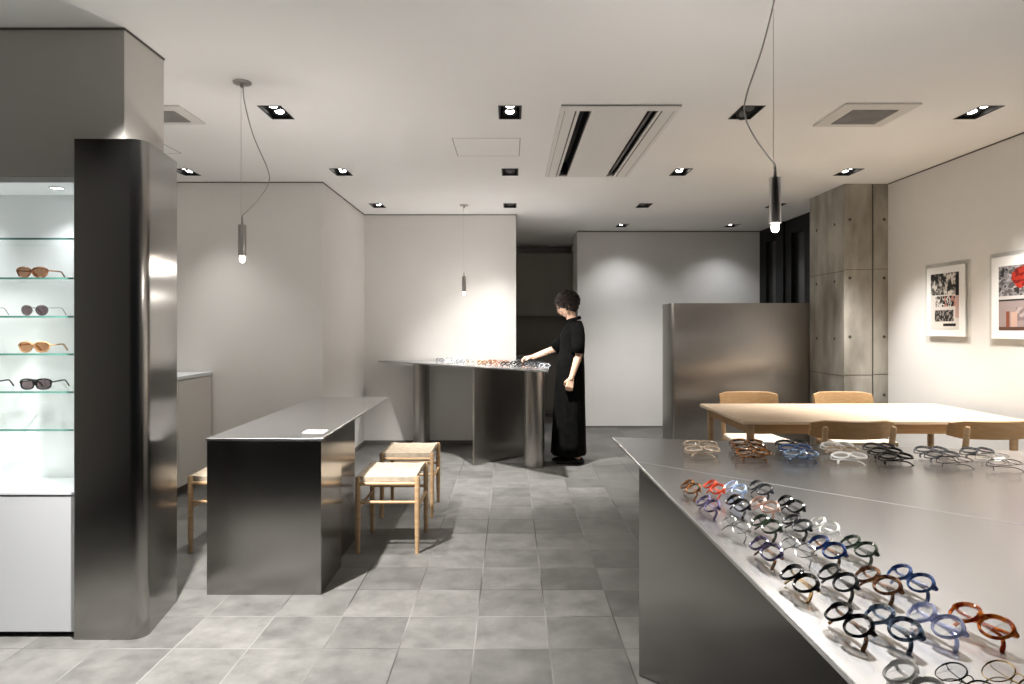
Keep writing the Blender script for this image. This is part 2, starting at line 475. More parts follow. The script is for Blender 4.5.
# low white cabinet by the left wall
t = thing('low_cabinet', 'low white cabinet with thin top half hidden behind the steel pillar', 'cabinet', (-2.54, 5.74, 0))
bxo('body', mat('cabinet_white', (.66, .64, .61), .5), t, -.655, -.006, -2.3, -.006, .05, .872)
bxo('plinth', dark_gap, t, -.655, -.03, -2.28, -.006, 0, .05)
bxo('top', white_lam, t, -.655, .012, -2.31, -.004, .877, .905, bev=.002)
for k in range(4):
    bxo('door', mat('cabinet_white', (.66, .64, .61), .5), t, -.006, .004, -2.3 + .575 * k + .002, -2.3 + .575 * (k + 1) - .008, .055, .868, bev=.001)

# ------------------------------------------------------------------ steel bench table on the left
t = thing('steel_table', 'long dark steel table with solid block base beside woven stools', 'table', (-1.18, 4.18, 0))
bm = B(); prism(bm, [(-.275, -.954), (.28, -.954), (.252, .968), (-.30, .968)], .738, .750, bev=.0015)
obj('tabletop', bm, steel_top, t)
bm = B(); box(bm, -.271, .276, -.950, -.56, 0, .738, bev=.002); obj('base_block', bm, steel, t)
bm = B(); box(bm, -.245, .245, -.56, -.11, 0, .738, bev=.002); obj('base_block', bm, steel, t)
bm = B(); box(bm, .135, .245, -.79, -.70, .750, .7525, bev=.001); s_ = obj('socket_plate', bm, mat('satin_plate', (.8, .8, .8), .45, .3), t)
s_['label'] = 'small bright square plate set in the top'
bm = B(); lathe(bm, [(.016, .7524), (.016, .7532)], 20, c=(.195, -.745, 0)); obj('socket', bm, paper_blk, s_)

# ------------------------------------------------------------------ woven stools
def make_stool(label, loc):
    t = thing('woven_stool', label, 'stool', loc, (0, 0, 0), 'woven stools')
    w, d, h = .168, .20, .425
    for sx in (-1, 1):
        for sy in (-1, 1):
            bm = B(); tube(bm, [(sx * w, sy * d, 0), (sx * w, sy * d, .15), (sx * w, sy * d, h), (sx * w, sy * d, h + .012)], [.0115, .015, .0155, .012], 12)
            obj('leg', bm, oak, t, smooth=True)
    for sy in (-1, 1):
        bm = B(); tube(bm, [(-w, sy * d, .29), (w, sy * d, .29)], .009, 10); obj('stretcher', bm, oak, t, smooth=True)
        bm = B(); tube(bm, [(-w, sy * d, .395), (w, sy * d, .395)], .012, 10); obj('seat_rail', bm, oak, t, smooth=True)
    for sx in (-1, 1):
        bm = B(); tube(bm, [(sx * w, -d, .255), (sx * w, d, .255)], .009, 10); obj('stretcher', bm, oak, t, smooth=True)
    # woven seat: four triangles of cord meeting at the centre, slightly dished
    bm = B(); n = 20; g = {}
    for i in range(n + 1):
        for j in range(n + 1):
            u = -1 + 2 * i / n; v = -1 + 2 * j / n
            m_ = max(abs(u), abs(v))
            z = .420 + .010 * m_ ** 2 * (1 if abs(u) < abs(v) else 1) + .006 * abs(abs(u) - abs(v)) + .010 * (abs(u) ** 4)
            g[i, j] = bm.verts.new((u * (w - .004), v * (d + .004), z))
    for i in range(n):
        for j in range(n): bm.faces.new((g[i, j], g[i + 1, j], g[i + 1, j + 1], g[i, j + 1]))
    r = bmesh.ops.extrude_face_region(bm, geom=bm.faces[:])
    for v in r['geom']:
        if isinstance(v, bmesh.types.BMVert): v.co.z -= .026
    o = obj('woven_seat', bm, cord_m, t, smooth=True)
    return t
stool = make_stool('oak stool with woven cord seat, nearer of two right of steel table', (-.694, 4.025, 0))
dup(stool, (-.694, 4.745, 0), label='oak stool with woven cord seat, farther of two right of steel table')
dup(stool, (-1.649, 4.04, 0), label='oak woven stool mostly hidden between steel table and pillar')

# ------------------------------------------------------------------ centre steel counter with cylinders
CTZ = .92
t = thing('steel_counter', 'angled steel counter on cylinder legs where the woman stands', 'counter', (-.3, 6.8, 0))
def rel(p): return [(x + .3, y - 6.8) for x, y in p]
top2 = [(-1.44, 7.372), (.318, 5.612), (.345, 7.372)]
bm = B(); prism(bm, rel(top2), CTZ - .014, CTZ, bev=.0015); obj('countertop', bm, steel_top, t)
def slab(name, a, b, th, z0, z1, parent, off, m):
    a = Vector(a); b = Vector(b); d = (b - a).normalized(); n_ = Vector((-d.y, d.x)) * th
    bm = B(); prism(bm, [(p.x - off[0], p.y - off[1]) for p in (a, b, b + n_, a + n_)], z0, z1, bev=.001)
    return obj(name, bm, m, parent)
slab('support_panel', (-.331, 6.26), (.18, 6.80), .022, 0, CTZ - .014, t, (-.3, 6.8), steel_soft)
for cx, cy, r in ((-.945, 7.20, .088), (.223, 6.25, .097)):
    bm = B(); lathe(bm, [(r, 0), (r, CTZ - .014)], 48, c=(cx + .3, cy - 6.8, 0)); obj('cylinder_leg', bm, steel_soft, t, smooth=True)

# ------------------------------------------------------------------ foreground steel counter
FTZ = .78
t = thing('steel_counter', 'large dark steel counter in foreground covered with eyeglasses', 'counter', (1.2, 1.8, 0))
def rel2(p): return [(x - 1.2, y - 1.8) for x, y in p]
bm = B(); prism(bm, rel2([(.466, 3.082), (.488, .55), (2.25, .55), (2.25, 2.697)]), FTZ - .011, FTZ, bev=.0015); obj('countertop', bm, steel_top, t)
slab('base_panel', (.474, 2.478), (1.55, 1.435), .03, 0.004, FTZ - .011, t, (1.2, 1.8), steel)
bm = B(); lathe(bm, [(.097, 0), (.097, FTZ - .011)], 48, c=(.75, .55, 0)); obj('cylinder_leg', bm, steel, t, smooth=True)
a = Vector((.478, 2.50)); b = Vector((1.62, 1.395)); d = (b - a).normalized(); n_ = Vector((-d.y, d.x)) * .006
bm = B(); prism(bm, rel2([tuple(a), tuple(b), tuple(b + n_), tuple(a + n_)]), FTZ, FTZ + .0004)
w_ = obj('seam_sheen', bm, sheen_m, t); w_['label'] = 'thin diagonal seam with its brighter reflection made as a strip'  # brighter reflection along the seam, put in as its own strip

# ------------------------------------------------------------------ low steel partition
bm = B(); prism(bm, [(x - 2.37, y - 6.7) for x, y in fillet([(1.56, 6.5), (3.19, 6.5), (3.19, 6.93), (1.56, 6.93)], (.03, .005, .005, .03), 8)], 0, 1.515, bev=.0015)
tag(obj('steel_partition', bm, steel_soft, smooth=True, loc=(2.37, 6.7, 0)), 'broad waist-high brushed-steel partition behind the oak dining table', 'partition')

# ------------------------------------------------------------------ dining table and chairs
t = thing('dining_table', 'long pale oak dining table in front of picture wall', 'table', (2.26, 4.505, 0))
bm = B(); prism(bm, fillet([(-.865, -.465), (.865, -.465), (.865, .465), (-.865, .465)], (.012,) * 4, 4), .698, .72, bev=.004); obj('tabletop', bm, oak_x, t, smooth=True)
for sx in (-1, 1):
    for sy in (-1, 1):
        bm = B(); tube(bm, [(sx * .80, sy * .405, 0), (sx * .80, sy * .405, .60), (sx * .80, sy * .405, .698)], [.016, .023, .024], 12); obj('leg', bm, oak, t, smooth=True)
for sy in (-1, 1):
    bxo('apron', oak_dark, t, -.795, .795, sy * .405 - .010, sy * .405 + .010, .635, .698, bev=.002)
for sx in (-1, 1):
    bxo('apron', oak_dark, t, sx * .80 - .010, sx * .80 + .010, -.40, .40, .635, .698, bev=.002)

def make_chair(label, loc, rz):
    """faces -Y in its own axes: seat front at -y, backrest at +y"""
    t = thing('dining_chair', label, 'chair', loc, (0, 0, rz), 'oak dining chairs')
    for sx in (-1, 1):
        bm = B(); tube(bm, [(sx * .215, -.20, 0), (sx * .215, -.20, .43), (sx * .215, -.20, .438)], [.013, .017, .014], 12); obj('leg', bm, oak, t, smooth=True)
        bm = B(); tube(bm, [(sx * .180, .20, 0), (sx * .180, .195, .42), (sx * .182, .215, .60), (sx * .186, .243, .735), (sx * .186, .245, .742)], [.013, .017, .017, .0145, .010], 12)
        obj('leg', bm, oak, t, smooth=True)
        bm = B(); tube(bm, [(sx * .215, -.20, .395), (sx * .180, .20, .395)], .013, 10, flat=1.5); obj('seat_rail', bm, oak, t, smooth=True)
        bm = B(); tube(bm, [(sx * .213, -.20, .22), (sx * .180, .20, .22)], .009, 10); obj('stretcher', bm, oak, t, smooth=True)
    for y, w in ((-.20, .215), (.20, .180)):
        bm = B(); tube(bm, [(-w, y, .395), (w, y, .395)], .013, 10, flat=1.5); obj('seat_rail', bm, oak, t, smooth=True)
    bm = B(); prism(bm, fillet([(-.225, -.225), (.225, -.225), (.185, .205), (-.185, .205)], (.02,) * 4, 4), .412, .440, bev=.006); obj('seat', bm, seatpad, t, smooth=True)
    # backrest: one curved board wrapping in front of the posts
    bm = B(); n = 24; rings = []
    for i in range(n + 1):
        u = -1 + 2 * i / n; x = u * .229
        yc = .243 - .068 * u * u + .004
        hh = .052 - .014 * max(0, abs(u) - .75) / .25
        sec = []
        zc = .718
        for yy, zz in ((-.011, -1), (-.013, 0), (-.009, .9), (0, 1.0), (.009, .9), (.011, 0), (.009, -1)):
            sec.append(bm.verts.new((x, yc + yy + .012 * zz - .030, zc + hh * zz)))
        rings.append(sec)
    for a, b in zip(rings, rings[1:]):
        for k in range(7): bm.faces.new((a[k], a[(k + 1) % 7], b[(k + 1) % 7], b[k]))
    bm.faces.new(rings[0][::-1]); bm.faces.new(rings[-1])
    obj('backrest', bm, oak_dark if False else noisy('oak_back', (.38, .225, .10), (.45, .28, .135), 6, stretch=(1.5, 12, 12), rough=.45, detail=6), t, smooth=True)
    return t
chair = make_chair('oak chair facing us across the table, in front of steel partition', (1.88, 5.17, 0), 0)
dup(chair, (2.625, 5.17, 0), (0, 0, 0), 'oak chair facing us across the table, in front of concrete column')
dup(chair, (1.895, 3.90, 0), (0, 0, PI), 'oak chair with its back to us, left one on the near side of the table')
dup(chair, (2.665, 3.90, 0), (0, 0, PI), 'oak chair with its back to us, cropped by the right picture edge')

# ------------------------------------------------------------------ framed prints on the right wall
def art(label, y0, y1, z0, z1, fy0, fy1, fz0, fz1, colf, nx, nz, loc_y):
    zc = (fz0 + fz1) / 2
    t = thing('framed_print', label, 'picture', (3.254, loc_y, zc), (0, 0, 0), 'framed prints on the wall')
    bm = B(); box(bm, -.008, -.0005, fy0 - .04 - loc_y, fy1 + .04 - loc_y, fz0 - .055 - zc, fz1 + .03 - zc); obj('acrylic_backing', bm, acrylic, t)
    bm = B(); box(bm, -.020, -.009, fy0 - loc_y, fy1 - loc_y, fz0 - zc, fz1 - zc, bev=.002); obj('frame', bm, mat('frame_white', (.86, .85, .83), .4), t)
    bm = B(); g = {}
    for i in range(nx + 1):
        for j in range(nz + 1):
            g[i, j] = bm.verts.new((-.0215, y1 + (y0 - y1) * i / nx - loc_y, z0 + (z1 - z0) * j / nz - zc))
    lay = bm.loops.layers.color.new('print')
    for i in range(nx):
        for j in range(nz):
            f = bm.faces.new((g[i, j], g[i + 1, j], g[i + 1, j + 1], g[i, j + 1]))
            c = colf((i + .5) / nx, (j + .5) / nz)
            for l in f.loops: l[lay] = (*c, 1)
    m = mat('print_' + str(nx), (1, 1, 1), .45)
    nt, N, L, p = nodes_of(m); at = add(nt, 'ShaderNodeVertexColor'); at.layer_name = 'print'; L.new(at.outputs[0], p.inputs['Base Color'])
    bm2 = bm
    obj('print', bm2, m, t)
    return t
def nz(u, v, s, seed): return noise.noise(Vector((u * s, v * s, seed)))
def print_a(u, v):          # abstract black flowers over small photo blocks on pale paper
    c = (.82, .80, .77)
    if v > .62:
        k = nz(u, v, 7, 3.1) + .6 * nz(u, v, 19, 8.) + .3 * nz(u, v, 40, 2.)
        if k > .10 + (.35 if u < .4 else 0) * (1 - v): c = (.06, .06, .06)
        elif k > -.05: c = (.34, .33, .31)
        elif k > -.2: c = (.60, .58, .55)
    elif .40 < v < .60 and .18 < u < .95:
        k = nz(u, v, 14, 1.7) + .5 * nz(u, v, 33, 2.7)
        if k > .12: c = (.03, .03, .03)
        elif u > .5 and nz(u, v, 5, 6.) > -.1: c = (.74, .50, .45)
        elif k < -.2: c = (.2, .18, .17)
    elif .14 < v < .34 and .15 < u < .82:
        c = (.04, .04, .04)
        if nz(u * 1.5, v, 16, 4.) > .08: c = (.55, .52, .5)
    elif .06 < v < .11 and .45 < u < .9: c = (.06, .05, .05)
    if u > .88 and .2 < v < .95: c = (.74, .62, .58) if v < .6 else (.03, .03, .03)
    return c
def print_b(u, v):
    if .455 < v < .53: return (.75, .73, .71) if v > .475 else (.18, .17, .17)
    if v > .53:
        d = math.hypot((u - .30) * 1.5, v - .82) + .06 * nz(u, v, 12, 2.)
        if d < .17: return (.62, .17, .11) if nz(u, v, 18, 1.) > -.1 else (.42, .07, .05)
        k = nz(u, v, 9, 5.) + .5 * nz(u, v, 27, 6.)
        if k > .30: return (.16, .16, .16)
        if k < -.25: return (.32, .30, .30)
        g_ = .52 + .25 * nz(u, v, 16, 7.)
        return (g_, g_ * .97, g_ * .97)
    c = (.58, .52, .51)
    if .10 < u < .15 and .05 < v < .30: c = (.50, .28, .20)
    elif .17 < u < .26 and .05 < v < .28: c = (.72, .60, .54)
    elif .24 < u < .9 and .15 < v < .35: c = (.66, .60, .58) if nz(u, v, 14, 9.) > 0 else (.48, .42, .42)
    elif v < .06: c = (.35, .25, .22)
    return c
art('smaller framed print with black and pink collage on pale paper', 4.86, 5.185, 1.265, 1.684, 4.80, 5.24, 1.215, 1.735, print_a, 66, 84, 5.02)
art('larger framed print with orange flower above a pinkish interior, cropped at right', 3.83, 4.465, 1.262, 1.680, 3.75, 4.535, 1.205, 1.745, print_b, 105, 75, 4.18)

# ------------------------------------------------------------------ ceiling fixtures
HEADL = []
def make_downlight(lit, tilt):
    t = thing('downlight', '', 'ceiling light', (0, 0, CEIL), (0, 0, 0), 'recessed downlights')
    bm = B(); h = .16
    w, d = HW - .001, HD - .001
    for a in ((-w, -w + .003, -d, d, 0, h), (w - .003, w, -d, d, 0, h), (-w, w, -d, -d + .003, 0, h), (-w, w, d - .003, d, 0, h), (-w, w, -d, d, h, h + .004)):
        box(bm, *a)
    for a in ((-HW - .006, -w + .001, -HD - .006, HD + .006), (w - .001, HW + .006, -HD - .006, HD + .006), (-HW, HW, -HD - .006, -d + .001), (-HW, HW, d - .001, HD + .006)):
        box(bm, *a, -.003, 0)
    box(bm, -w, w, -.002, .002, .03, h)
    obj('housing', bm, black_metal, t)
    for k, sy in enumerate((-1, 1)):
        M = Matrix.Translation((0, sy * .053, .024 if not tilt else .012)) @ Euler((R(-14 if not tilt else -38), R(0), 0)).to_matrix().to_4x4()
        bm = B(); lathe(bm, [(.020, .06), (.034, .05), (.042, .0), (.042, -.008), (.037, -.008), (.026, -.001)], 24, M=M)
        hd = obj('lamp_head', bm, black_metal, t, smooth=True)
        bm = B(); lathe(bm, [(.025, .0), (.025, -.004)], 24, M=M); obj('lamp_lens', bm, glow if lit else lampglass_off, hd)
    return t
dl = {0: make_downlight(0, 0), 1: make_downlight(1, 0), 2: make_downlight(0, 1)}
used = set()
for a, b, lit, lab in LAMPS:
    if lab is None: continue                      # out of the frame: only its light is placed below
    k = 2 if (a, b) == (3, 1) else lit
    o = dl[k]
    if k in used: o = dup(o)
    used.add(k)
    o.location = (XL[a], YR[b], CEIL); o['label'] = lab

def vent(label, x0, x1, y0, y1, ix0, ix1, iy0, iy1):
    cx, cy = (x0 + x1) / 2, (y0 + y1) / 2
    t = thing('ceiling_vent', label, 'vent', (cx, cy, CEIL), (0, 0, 0), 'square ceiling vents')
    bm = B(); box(bm, x0 - cx, x1 - cx, y0 - cy, y1 - cy, -.012, -.0005, bev=.003); obj('frame', bm, vent_w, t)
    bm = B(); box(bm, ix0 - cx, ix1 - cx, iy0 - cy, iy1 - cy, -.0135, -.0125); g_ = obj('grille', bm, vent_m, t)
    n = 16; bm = B()
    for i in range(n):
        y = iy0 - cy + (iy1 - iy0) * (i + .5) / n
        box(bm, ix0 - cx, ix1 - cx, y - .003, y + .003, -.018, -.0135)
    obj('louvres', bm, vent_m, g_)
vent('square ceiling vent with grey grille at right, near the picture wall', 1.85, 2.27, 3.715, 4.125, 1.93, 2.19, 3.80, 4.06)
vent('square ceiling vent with grey grille partly hidden by the left soffit', -2.18, -1.84, 3.755, 4.08, -2.12, -1.90, 3.82, 4.02)
def hatch(label, x0, x1, y0, y1):
    cx, cy = (x0 + x1) / 2, (y0 + y1) / 2
    t = thing('access_hatch', label, 'hatch', (cx, cy, CEIL), (0, 0, 0), 'ceiling access hatches')
    bm = B(); e = .004; w, d = (x1 - x0) / 2, (y1 - y0) / 2
    for a in ((-w, -w + e, -d, d), (w - e, w, -d, d), (-w, w, -d, -d + e), (-w, w, d - e, d)): box(bm, *a, -.0012, -.0004)
    obj('frame', bm, dark_gap, t)
    bm = B(); box(bm, -w + e, w - e, -d + e, d - e, -.0010, -.0004); obj('panel', bm, ceil_m, t)
hatch('thin-outlined square ceiling hatch left of the air conditioner', -.379, .068, 4.41, 4.87)
hatch('thin-outlined ceiling hatch near the left vent, mostly hidden by the pillar', -2.78, -2.335, 4.56, 4.80)

t = thing('air_conditioner', 'long white ceiling air conditioner with two dark slots', 'air conditioner', (.62, 4.625, CEIL))
x0, x1 = AC[0] - .62, AC[1] - .62; y0, y1 = AC[2] - 4.625, AC[3] - 4.625
SL = [(-.225, -.158), (.158, .222)]
bm = B()
ry0, ry1 = y0 + .07, y1 - .03
box(bm, x0, x1, y0, ry0, -.014, .02, bev=.002); box(bm, x0, x1, ry1, y1, -.014, .02, bev=.002)
for a_, b_ in ((x0, SL[0][0]), (SL[0][1], SL[1][0]), (SL[1][1], x1)):
    box(bm, a_, b_, ry0, ry1, -.014, .02)
obj('panel', bm, ac_w, t)
for a_, b_ in SL:
    bm = B(); box(bm, a_, b_, ry0, ry1, .10, .105); box(bm, a_ - .002, a_, ry0, ry1, .0, .105); box(bm, b_, b_ + .002, ry0, ry1, 0, .105)
    box(bm, a_, b_, ry0 - .002, ry0, 0, .105); box(bm, a_, b_, ry1, ry1 + .002, 0, .105)
    sl = obj('slot', bm, ac_d, t)
bm = B(); box(bm, -.0015, .0015, ry0 + .01, ry1 - .01, -.022, .022, M=Matrix.Translation((.198, 0, .012)) @ Matrix.Rotation(R(52), 4, 'Y')); obj('flap', bm, ac_g, t)
bm = B(); box(bm, -.0015, .0015, ry0 + .01, ry1 - .01, -.018, .018, M=Matrix.Translation((-.216, 0, .055)) @ Matrix.Rotation(R(-20), 4, 'Y')); obj('flap', bm, ac_g, t)
bm = B()
for xa, xb in ((-.251, -.243), (.236, .243)): box(bm, xa, xb, ry0, ry1, -.0155, -.0139)
for xa in (-.310, .310): box(bm, xa - .001, xa + .001, ry0, ry1, -.0150, -.0139)
box(bm, x0, x1, y0 - .003, y0, -.006, -.001)
obj('seam', bm, dark_gap, t)

# pendants: disc, thin wire, slack cable, metal cylinder, bare bulb
def pendant(label, x, y, slack, amp, cyl_h=.157, zb=1.64, pw=6.5):
    t = thing('pendant_lamp', label, 'pendant lamp', (x, y, CEIL), (0, 0, 0), 'cylinder pendant lamps')
    bm = B(); lathe(bm, [(.045, -.0005), (.045, -.008), (.040, -.011), (.012, -.012), (.008, -.03)], 28); obj('canopy', bm, nickel, t, smooth=True)
    zt = zb + cyl_h - CEIL; zl = zb - CEIL
    bm = B(); tube(bm, [(-.006, 0, -.012), (-.006, 0, zt + .03)], .0011, 6); obj('wire', bm, wire_m, t)
    h = -zt - .02
    pts = [(.004, 0, -.02), (.004 + slack * amp * .06, 0, -.02 - h * .12), (slack * amp * .42, .0, -.02 - h * .36), (slack * amp * .95, 0, -.02 - h * .60),
           (slack * amp * .98, 0, -.02 - h * .70), (slack * amp * .68, 0, -.02 - h * .80), (slack * amp * .2, 0, -.02 - h * .90), (0, 0, zt + .045), (0, 0, zt + .005)]
    if amp: 
        bm = B(); tube(bm, smooth_path(pts, 6), .0028, 8); obj('cable', bm, cable_m, t, smooth=True)
    bm = B(); lathe(bm, [(.004, zt + .04), (.006, zt + .012), (.007, zt), (.0195, zt), (.020, zt - .002), (.020, zl + .002), (.0195, zl), (.015, zl), (.014, zl + .01)], 28); obj('lamp_cylinder', bm, nickel, t, smooth=True)
    bm = B(); lathe(bm, [(.012, zl + .006), (.012, zl - .004), (.0135, zl - .015), (.0115, zl - .025), (.007, zl - .030), (.001, zl - .032)], 20)
    obj('bulb', bm, bulb_m, t, smooth='all')
    L = bpy.data.lights.new('pendant_glow', 'POINT'); L.energy = pw; L.color = (1, .93, .86); L.shadow_soft_size = .025
    lo = bpy.data.objects.new('pendant_glow', L); COL.objects.link(lo); lo.parent = t; lo.location = (0, 0, zl - .062)
    return t
pendant('cylinder pendant with slack looping cable above the left steel table', -1.35, 3.403, 1, .135)
pendant('small cylinder pendant on straight wire before the back wall', -.465, 6.82, 1, 0, pw=2.5)
pendant('cylinder pendant with slack cable nearest us at upper right', .915, 2.33, -1, .105)

# ------------------------------------------------------------------ eyeglasses
def outline(w, h, ex, n, flat_top, slant):
    pts = []
    for k in range(n):
        a = 2 * PI * k / n
        c, s = math.cos(a), math.sin(a)
        x = math.copysign(abs(c) ** (2 / ex), c) * w; z = math.copysign(abs(s) ** (2 / ex), s) * h
        if z > 0: z *= flat_top
        x *= 1 + slant * z / h
        pts.append((x, z))
    return pts
STY = {   # half width, half height, superellipse power, top flattening, slant, rim radius, rim depth factor
 'round': (.0235, .0215, 2.0, 1.0, 0, .0028, 1.3),
 'panto': (.0245, .0215, 2.2, .92, .10, .0032, 1.25),
 'square': (.0265, .0190, 3.0, .95, .06, .0032, 1.3),
 'metal': (.0240, .0220, 2.1, .96, .04, .0010, 1.0),
 'cat': (.0265, .0185, 2.4, 1.0, .14, .0030, 1.2),
}
def glasses(style, frame, lens, tip=None, folded=True, mini=False, sc_=.83):
    """one pair: x across, z up, faces -y. Returns (root, vertex list for resting height)"""
    w, h, ex, ft, sl, rr, dep = STY[style]
    if mini: rr *= 1.25
    t = thing('eyeglasses', '', 'eyeglasses'); t.scale = (sc_,) * 3
    n = 16 if mini else 28; m_ = 4 if mini else 6
    cx = w + .0085
    V = []
    bm = B()
    wrap = lambda x: .0032 * (x / .06) ** 2 * 2
    for s in (-1, 1):
        pts = outline(w, h, ex, n, ft, sl); rings = []
        for i, (x, z) in enumerate(pts):
            l = math.hypot(x, z); nx_, nz_ = x / l, z / l
            ring = []
            X = s * cx + s * x
            thick = rr * (1.45 if z > 0 else 1.0)
            for k in range(m_):
                a = 2 * PI * (k + .5) / m_
                p = Vector((X + s * nx_ * (thick * math.cos(a) + thick), wrap(X) + thick * dep * math.sin(a), z + nz_ * (thick * math.cos(a) + thick)))
                ring.append(bm.verts.new(p)); V.append(p)
            rings.append(ring)
        for i in range(n):
            a, b = rings[i], rings[(i + 1) % n]
            for k in range(m_): bm.faces.new((a[k], a[(k + 1) % m_], b[(k + 1) % m_], b[k]))
    zb = h * .35
    br = max(rr * 1.1, .0011)
    tube(bm, [(-.0095, .0004, zb), (-.005, -.001, zb + .0035), (0, -.0018, zb + .0045), (.005, -.001, zb + .0035), (.0095, .0004, zb)], br, 6 if mini else 8)
    ex_x = cx + w + rr * 1.4
    for s in (-1, 1):     # end pieces
        tube(bm, [(s * (ex_x - .004), wrap(ex_x), h * .48), (s * (ex_x + .001), wrap(ex_x) + .001, h * .50), (s * (ex_x + .003), wrap(ex_x) + .006, h * .48)], max(rr * 1.2, .0012), 6)
    if style == 'metal' and not mini:
        for s in (-1, 1): tube(bm, [(s * .009, .001, 0), (s * .007, .005, -.002), (s * .007, .006, -.008)], .0008, 5)
    obj('frame', bm, frame, t, smooth=True)
    for s in (-1, 1):
        bm = B(); pts = outline(w + rr * .5, h + rr * .5, ex, n, ft, sl)
        c = bm.verts.new((s * cx, wrap(cx) - .0008, 0)); vs = [bm.verts.new((s * (cx + x), wrap(cx + x), z)) for x, z in pts]
        for i in range(n): bm.faces.new((c, vs[i], vs[(i + 1) % n]) if s > 0 else (c, vs[(i + 1) % n], vs[i]))
        obj('lens', bm, lens, t, smooth='all')
    tr = .0011 if style == 'metal' else .0022
    for s in (-1, 1):
        hx = s * (ex_x + .002); hy = wrap(ex_x) + .006; hz = h * .48
        if folded:
            dy = .004 if s > 0 else .009
            P = [(hx, hy, hz), (hx - s * .004, hy + dy, hz), (hx - s * .05, hy + dy + .003, hz - .001), (hx - s * .092, hy + dy + .004, hz - .006), (hx - s * .108, hy + dy + .006, hz - .018), (hx - s * .114, hy + dy + .010, hz - .032)]
        else:
            P = [(hx, hy, hz), (hx, hy + .04, hz), (hx - s * .002, hy + .085, hz - .001), (hx - s * .005, hy + .105, hz - .010), (hx - s * .008, hy + .130, -h - rr * 2 + .002)]
        bm = B(); pp = smooth_path(P, 2 if mini else 4)
        rad = [tr * (1 + .35 * (i / len(pp))) for i in range(len(pp))]
        tube(bm, pp, rad, 6, flat=1.6 if style != 'metal' else 1)
        V += pp
        obj('temple', bm, tip or frame, t, smooth=True)
    return t, [Vector(v) * sc_ for v in V]

def rest(V, rx, ry=0):
    M = Euler((rx, ry, 0)).to_matrix()
    return -min((M @ v).z for v in V) + .0006

def place(g, x, y, z, yaw, tilt, label, group, cat='eyeglasses'):
    t, V = g
    t.rotation_euler = (-tilt, 0, yaw)
    # the empty is the lens centre height above the resting surface
    t.location = (x, y, z + rest(V, -tilt))
    t['label'] = label; t['group'] = group; t['category'] = cat
    return t

def acet(name, c1, c2=None, clear=0, scale=90, rough=.12):
    if c2: return noisy(name, c1, c2, scale, rough=rough, detail=2, lo=.42, hi=.58, trans=clear, coat=.5)
    return mat(name, c1, rough, trans=clear, coat=.5)
A = {
 'black': acet('acetate_black', (.008, .008, .009)),
 'charcoal': acet('acetate_charcoal', (.035, .038, .042)),
 'tortoise': acet('acetate_tortoise', (.03, .012, .006), (.30, .12, .03)),
 'brown': acet('acetate_brown', (.10, .035, .02), (.33, .15, .07)),
 'red': acet('acetate_red', (.75, .09, .03), (.55, .05, .02), .2),
 'orange': acet('acetate_orange', (.95, .30, .04), (.42, .05, .01), .25, 70),
 'iceblue': acet('acetate_iceblue', (.55, .68, .86), None, .5),
 'lilac': acet('acetate_lilac', (.62, .67, .92), None, .5),
 'blue': acet('acetate_blue', (.03, .07, .22), (.10, .17, .38), .1),
 'navy': acet('acetate_navy', (.008, .02, .10), (.02, .06, .22)),
 'bluegrey': acet('acetate_bluegrey', (.03, .05, .10), (.30, .42, .60), .2, 60),
 'white': acet('acetate_white', (.85, .84, .80)),
 'green': acet('acetate_green', (.015, .028, .02), (.07, .10, .06)),
 'pink': acet('acetate_pink', (.80, .58, .48), (.60, .38, .30), .4),
 'clear': acet('acetate_clear', (.95, .94, .92), None, .1),
 'beige': acet('acetate_beige', (.78, .66, .52), (.60, .46, .32), .35),
 'purple': acet('acetate_purple', (.05, .035, .09), (.28, .24, .42), .2),
 'grey': acet('acetate_grey', (.22, .24, .26), (.45, .47, .50), .4),
 'silver': mat('silver_wire', (.75, .74, .72), .2, 1),
 'gun': mat('gunmetal_wire', (.08, .075, .07), .25, 1),
 'gold': mat('gold_wire', (.75, .52, .25), .2, 1),
}
